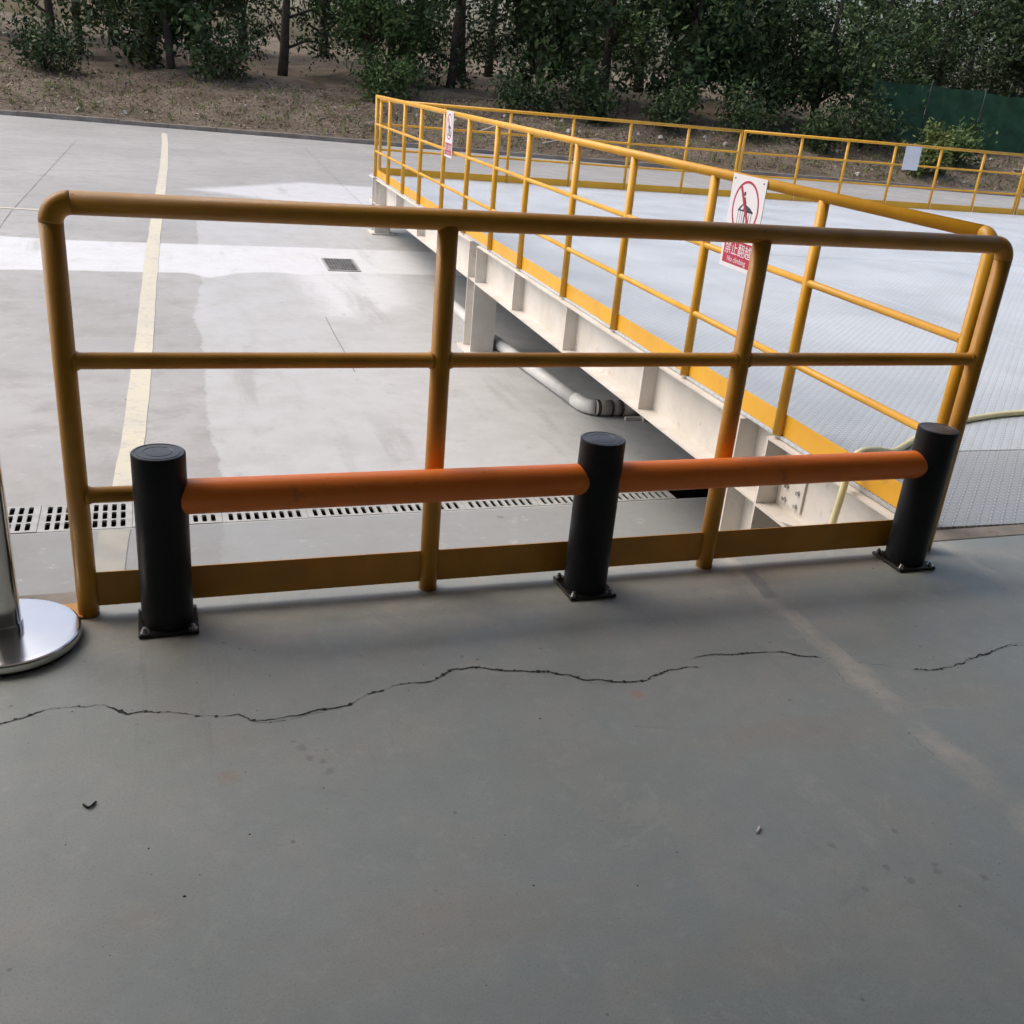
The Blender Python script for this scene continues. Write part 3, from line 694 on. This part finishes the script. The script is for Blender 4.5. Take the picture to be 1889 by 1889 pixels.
ns_ = len(ss); mb.f = [(j*ns_+i, j*ns_+i+1, (j+1)*ns_+i+1, (j+1)*ns_+i) for j in range(len(tt)-1) for i in range(ns_-1)]; mb.sm = [True]*len(mb.f)
struct('bank', mb, 'bank')

def leaves(n, centers, spread, size, seed, up=.3):
    g = np.random.default_rng(seed); cs = np.array(centers); ci = g.integers(0, len(cs), n)
    p = cs[ci, :3] + g.normal(0, 1, (n, 3))*cs[ci, 3:4]*spread
    a = g.normal(0, 1, (n, 3)); a /= np.linalg.norm(a, axis=1, keepdims=True); b = np.cross(a, g.normal(0, 1, (n, 3))); b /= np.linalg.norm(b, axis=1, keepdims=True)
    s = size*g.uniform(.6, 1.3, (n, 1))
    v = np.stack([p-a*s, p+b*s*.42-a*s*.1, p+a*s, p-b*s*.42-a*s*.1], 1).reshape(-1, 3)
    return v
def fast_mesh(name, v, mat):
    n = len(v)//4; me = bpy.data.meshes.new(name)
    me.vertices.add(len(v)); me.vertices.foreach_set('co', v.astype(np.float32).ravel())
    me.loops.add(len(v)); me.loops.foreach_set('vertex_index', np.arange(len(v), dtype=np.int32))
    me.polygons.add(n); me.polygons.foreach_set('loop_start', np.arange(0, len(v), 4, dtype=np.int32))
    me.update(calc_edges=True); me.materials.append(MAT[mat]); return me
def tree(name, label, s, t, H, Rc, mat, seed, nl=8500, base=.32, group='trees on the bank behind the yard'):
    r = random.Random(seed); x, y, z = bpt(s, t, zb(s, t)-.1); T = thing(name, label, 'tree', (x, y, z), 0, group)
    pts = [(0, 0, 0)]; 
    for i in range(1, 7): pts.append((pts[-1][0]+r.uniform(-.1, .1), pts[-1][1]+r.uniform(-.1, .1), H*.8*i/6))
    tr = MB().tube(pts, 0, 9, rs=[.16*H/6*(1-.13*i) for i in range(7)])
    cen = []
    for i in range(11):
        k = r.randint(1, 5); p = Vector(pts[k]); an = r.uniform(0, 6.28); ln = Rc*r.uniform(.5, .95)
        q = p+Vector((math.cos(an)*ln, math.sin(an)*ln, r.uniform(.1, .45)*H*.4))
        mid = (p+q)/2+Vector((0, 0, .12*ln)); tr.tube([p, mid, q], 0, 6, rs=[.05*H/6, .035*H/6, .012])
        for m in range(4): cen.append((q.x+r.gauss(0, .3*Rc), q.y+r.gauss(0, .3*Rc), q.z+r.gauss(0, .25*Rc), r.uniform(.22, .5)*Rc*.55))
        cen.append((mid.x, mid.y, mid.z+.2, .25*Rc))
    for i in range(22):
        an = r.uniform(0, 6.28); h = r.uniform(base, 1.0); rad = Rc*math.sqrt(max(.05, 1-((h-.55)/.5)**2))*r.uniform(.2, 1)
        cen.append((math.cos(an)*rad, math.sin(an)*rad, h*H, r.uniform(.15, .4)*Rc*.6))
    obj('trunk', tr, 'bark', T)
    obj('crown', fast_mesh('crown', leaves(nl, cen, .68, r.choice((.10, .12, .14, .17)), seed), mat), None, T)
    return T
def shrub(name, label, s, t, H, Rc, mat, seed, nl=1500, group='shrubs on the bank'):
    r = random.Random(seed); x, y, z = bpt(s, t, zb(s, t)-.05); T = thing(name, label, 'shrub', (x, y, z), 0, group)
    sm = MB(); cen = []
    for i in range(7):
        an = r.uniform(0, 6.28); q = Vector((math.cos(an)*Rc*r.uniform(.3, .9), math.sin(an)*Rc*r.uniform(.3, .9), H*r.uniform(.5, 1)))
        sm.tube([(0, 0, 0), q*.5+Vector((0, 0, .1*H)), q], 0, 6, rs=[.03, .02, .008])
        for m in range(3): cen.append((q.x*r.uniform(.4, 1.1), q.y*r.uniform(.4, 1.1), q.z*r.uniform(.3, 1.05), r.uniform(.15, .35)*Rc))
    obj('stems', sm, 'bark', T); obj('foliage', fast_mesh('foliage', leaves(nl, cen, .9, .10, seed), mat), None, T)
    return T
TREES = [(-8, 11, 8, 2.8, 1), (-4, 8, 6.5, 2.4, 0), (0, 11, 8.5, 2.9, 0), (3.5, 8.5, 6.5, 2.3, 1), (7, 10.5, 8, 2.8, 0), (10.5, 8, 7, 2.5, 0), (13.5, 10, 8.5, 2.8, 1),
         (16.5, 7.5, 7, 2.5, 0), (19.5, 9.5, 8.5, 2.8, 0), (22.5, 8, 7.5, 2.6, 0), (26, 10, 9, 3.0, 1), (29.5, 11, 8.5, 2.8, 0), (34, 11, 9, 3., 0)]
TREES.sort()
ORD = ['first', 'second', 'third', 'fourth', 'fifth', 'sixth', 'seventh', 'eighth', 'ninth', 'tenth', 'eleventh', 'twelfth', 'thirteenth', 'fourteenth', 'fifteenth', 'sixteenth']
for i, (s, t, H, Rc, mm) in enumerate(TREES):
    tree('bank_tree', ('dark leafy' if mm == 0 else 'lighter green') + ' tree, %s from the left in the front row on the bank' % ORD[i], s, t, H, Rc, ('leaf0', 'leaf1')[mm], 50+i, group='trees on the bank behind the yard')
for i in range(26):   # second row closes the background
    s = -30+i*3.1+rnd.uniform(-1, 1); t = 17+rnd.uniform(-2, 6)
    tree('background_tree', 'dark tree in the closed row far behind the bank', s, t, rnd.uniform(8, 11), 3.3, ('leaf0', 'leaf0', 'leaf1')[i % 3], 150+i, 3600, .05, 'trees far behind the bank')
SHR = [(9.2, 4.6, 1.4, 1.3, 0), (12.0, 5.2, 1.6, 1.4, 0), (15.0, 4.9, 1.5, 1.3, 0), (18.2, 4.2, 1.9, 1.6, 0), (20.6, 3.4, 1.6, 1.3, 0), (24.2, 1.2, 1.7, .95, 2), (23.0, 4.5, 2.0, 1.6, 0), (26.2, 2.6, 1.3, 1.0, 1), (-2, 6, 1.6, 1.4, 0), (4, 6.2, 1.5, 1.3, 1), (-8, 5.5, 1.6, 1.5, 0)]
SHR.sort()
nm = {0: 'dark low shrub', 1: 'mid green low shrub', 2: 'yellow green shrub leaning out behind the far railing'}
for i, (s, t, H, Rc, mm) in enumerate(SHR):
    shrub('shrub', nm[mm]+('' if mm == 2 else ', %s shrub from the left on the bank' % ORD[i]), s, t, H, Rc, ('leaf0', 'leaf1', 'leaf2')[mm], 300+i, 1800)
# green net fence on the right
nf = thing('net_fence', 'dark green net fence with black posts on the bank at the upper right', 'fence', bpt(24, 6.2, 0))
off = bpt(24, 6.2, 0)
for i in range(8):
    s = 24.0+i*2.5
    z0 = zb(s, 6.2); mb = MB(); nu, nv = 14, 8
    for j in range(nv+1):
        for i2 in range(nu+1):
            f = i2/nu; q = bpt(s+.03+2.44*f, 6.2+.05*math.sin(f*19+i)*math.sin(f*3.14)+.03*math.sin(j*1.7+f*7)); mb.v.append((q[0], q[1], z0+2.3*j/nv-(.06*math.sin(f*3.14) if j == nv else 0)))
    mb.f = [(j*(nu+1)+q, j*(nu+1)+q+1, (j+1)*(nu+1)+q+1, (j+1)*(nu+1)+q) for j in range(nv) for q in range(nu)]; mb.sm = [True]*len(mb.f)
    obj('net_panel', mb, 'net', nf, off)
    p = bpt(s, 6.17); obj('post', MB().tube([(p[0], p[1], z0-.3), (p[0], p[1], z0+2.45)], .035, 10), 'netpost', nf, off)
# litter, stones, dead branches
g = np.random.default_rng(3); n = 30000
S = g.uniform(-14, 40, n); T_ = g.uniform(.2, 7.5, n)
cen = np.array([bpt(a, b, zb(a, b)+.03) + (.02,) for a, b in zip(S, T_)])
a = g.normal(0, 1, (n, 3))*[1, 1, .35]; a /= np.linalg.norm(a, axis=1, keepdims=True); b = np.cross(a, g.normal(0, .4, (n, 3))+[0, 0, 1]); b /= np.linalg.norm(b, axis=1, keepdims=True)
s_ = g.uniform(.025, .065, (n, 1)); p = cen[:, :3]
v = np.stack([p-a*s_, p+b*s_*.5, p+a*s_, p-b*s_*.5], 1).reshape(-1, 3)
tag(obj('leaf_litter', fast_mesh('leaf_litter', v, 'litter'), None), 'dry brown leaf litter covering the earth bank', 'leaf litter', kind='stuff')
gw = np.random.default_rng(11); n = 700; S = gw.uniform(-14, 40, n); T_ = np.abs(gw.normal(0, 3.2, n))+.15; vv = []
for a_, b_ in zip(S, T_):
    x0, y0, z0 = bpt(a_, b_, zb(a_, b_)); hgt = gw.uniform(.08, .30)
    for j in range(9):
        an = gw.uniform(0, 6.28); d0 = np.array([math.cos(an), math.sin(an), 0]); sd_ = np.array([-d0[1], d0[0], 0])*.012; p0 = np.array([x0, y0, z0])+gw.normal(0, .05, 3)*[1, 1, 0]
        top = p0+d0*hgt*gw.uniform(.2, .7)+[0, 0, hgt*gw.uniform(.7, 1.1)]; mid = (p0+top)/2+[0, 0, hgt*.12]
        vv += [p0-sd_, mid-sd_*.8, top, mid+sd_*.8]
tag(obj('weeds', fast_mesh('weeds', np.array(vv), 'leaf2'), None), 'thin green weeds sprouting on the earth bank', 'weeds', kind='stuff')
mb = MB()
for i in range(60):
    s, t = rnd.uniform(-8, 34), rnd.uniform(.4, 5); x, y, z = bpt(s, t, zb(s, t)); r = rnd.uniform(.04, .14)
    vs = [(x+r*rnd.uniform(.6, 1.2)*math.cos(j*1.05), y+r*rnd.uniform(.6, 1.2)*math.sin(j*1.05), z-.02) for j in range(6)] + [(x+r*.6*rnd.uniform(.6, 1)*math.cos(j*1.05), y+r*.6*math.sin(j*1.05), z+r*rnd.uniform(.5, .8)) for j in range(6)]
    mb.add(vs, [(j, (j+1) % 6, 6+(j+1) % 6, 6+j) for j in range(6)] + [(6, 7, 8, 9, 10, 11)])
tag(obj('bank_stones', mb, 'rock'), 'pale stones strewn over the earth bank', 'stones', kind='stuff')
for i, (s0, t0, s1, t1, h, lb) in enumerate(((9.4, .9, 12.6, 1.1, .35, 'long bleached dead branch lying across the foot of the bank'), (7.2, 1.8, 9.6, 1.0, .5, 'short bleached dead branch arched on the bank'), (28.5, 2.2, 33.5, 1.2, .2, 'bleached dead branch on the bank below the green net fence'))):
    q = []
    for j in range(7):
        f = j/6; s = s0+(s1-s0)*f; t = t0+(t1-t0)*f; x, y, z = bpt(s, t, zb(s, t)+.05+h*math.sin(math.pi*f)*.7+rnd.uniform(-.05, .05)); q.append((x, y, z))
    m = MB().tube(spline(q, 4), 0, 7, rs=[.035*(1-.7*k_/24) for k_ in range(25)])
    tag(obj('dead_branch', m, 'deadwood'), lb, 'branch')
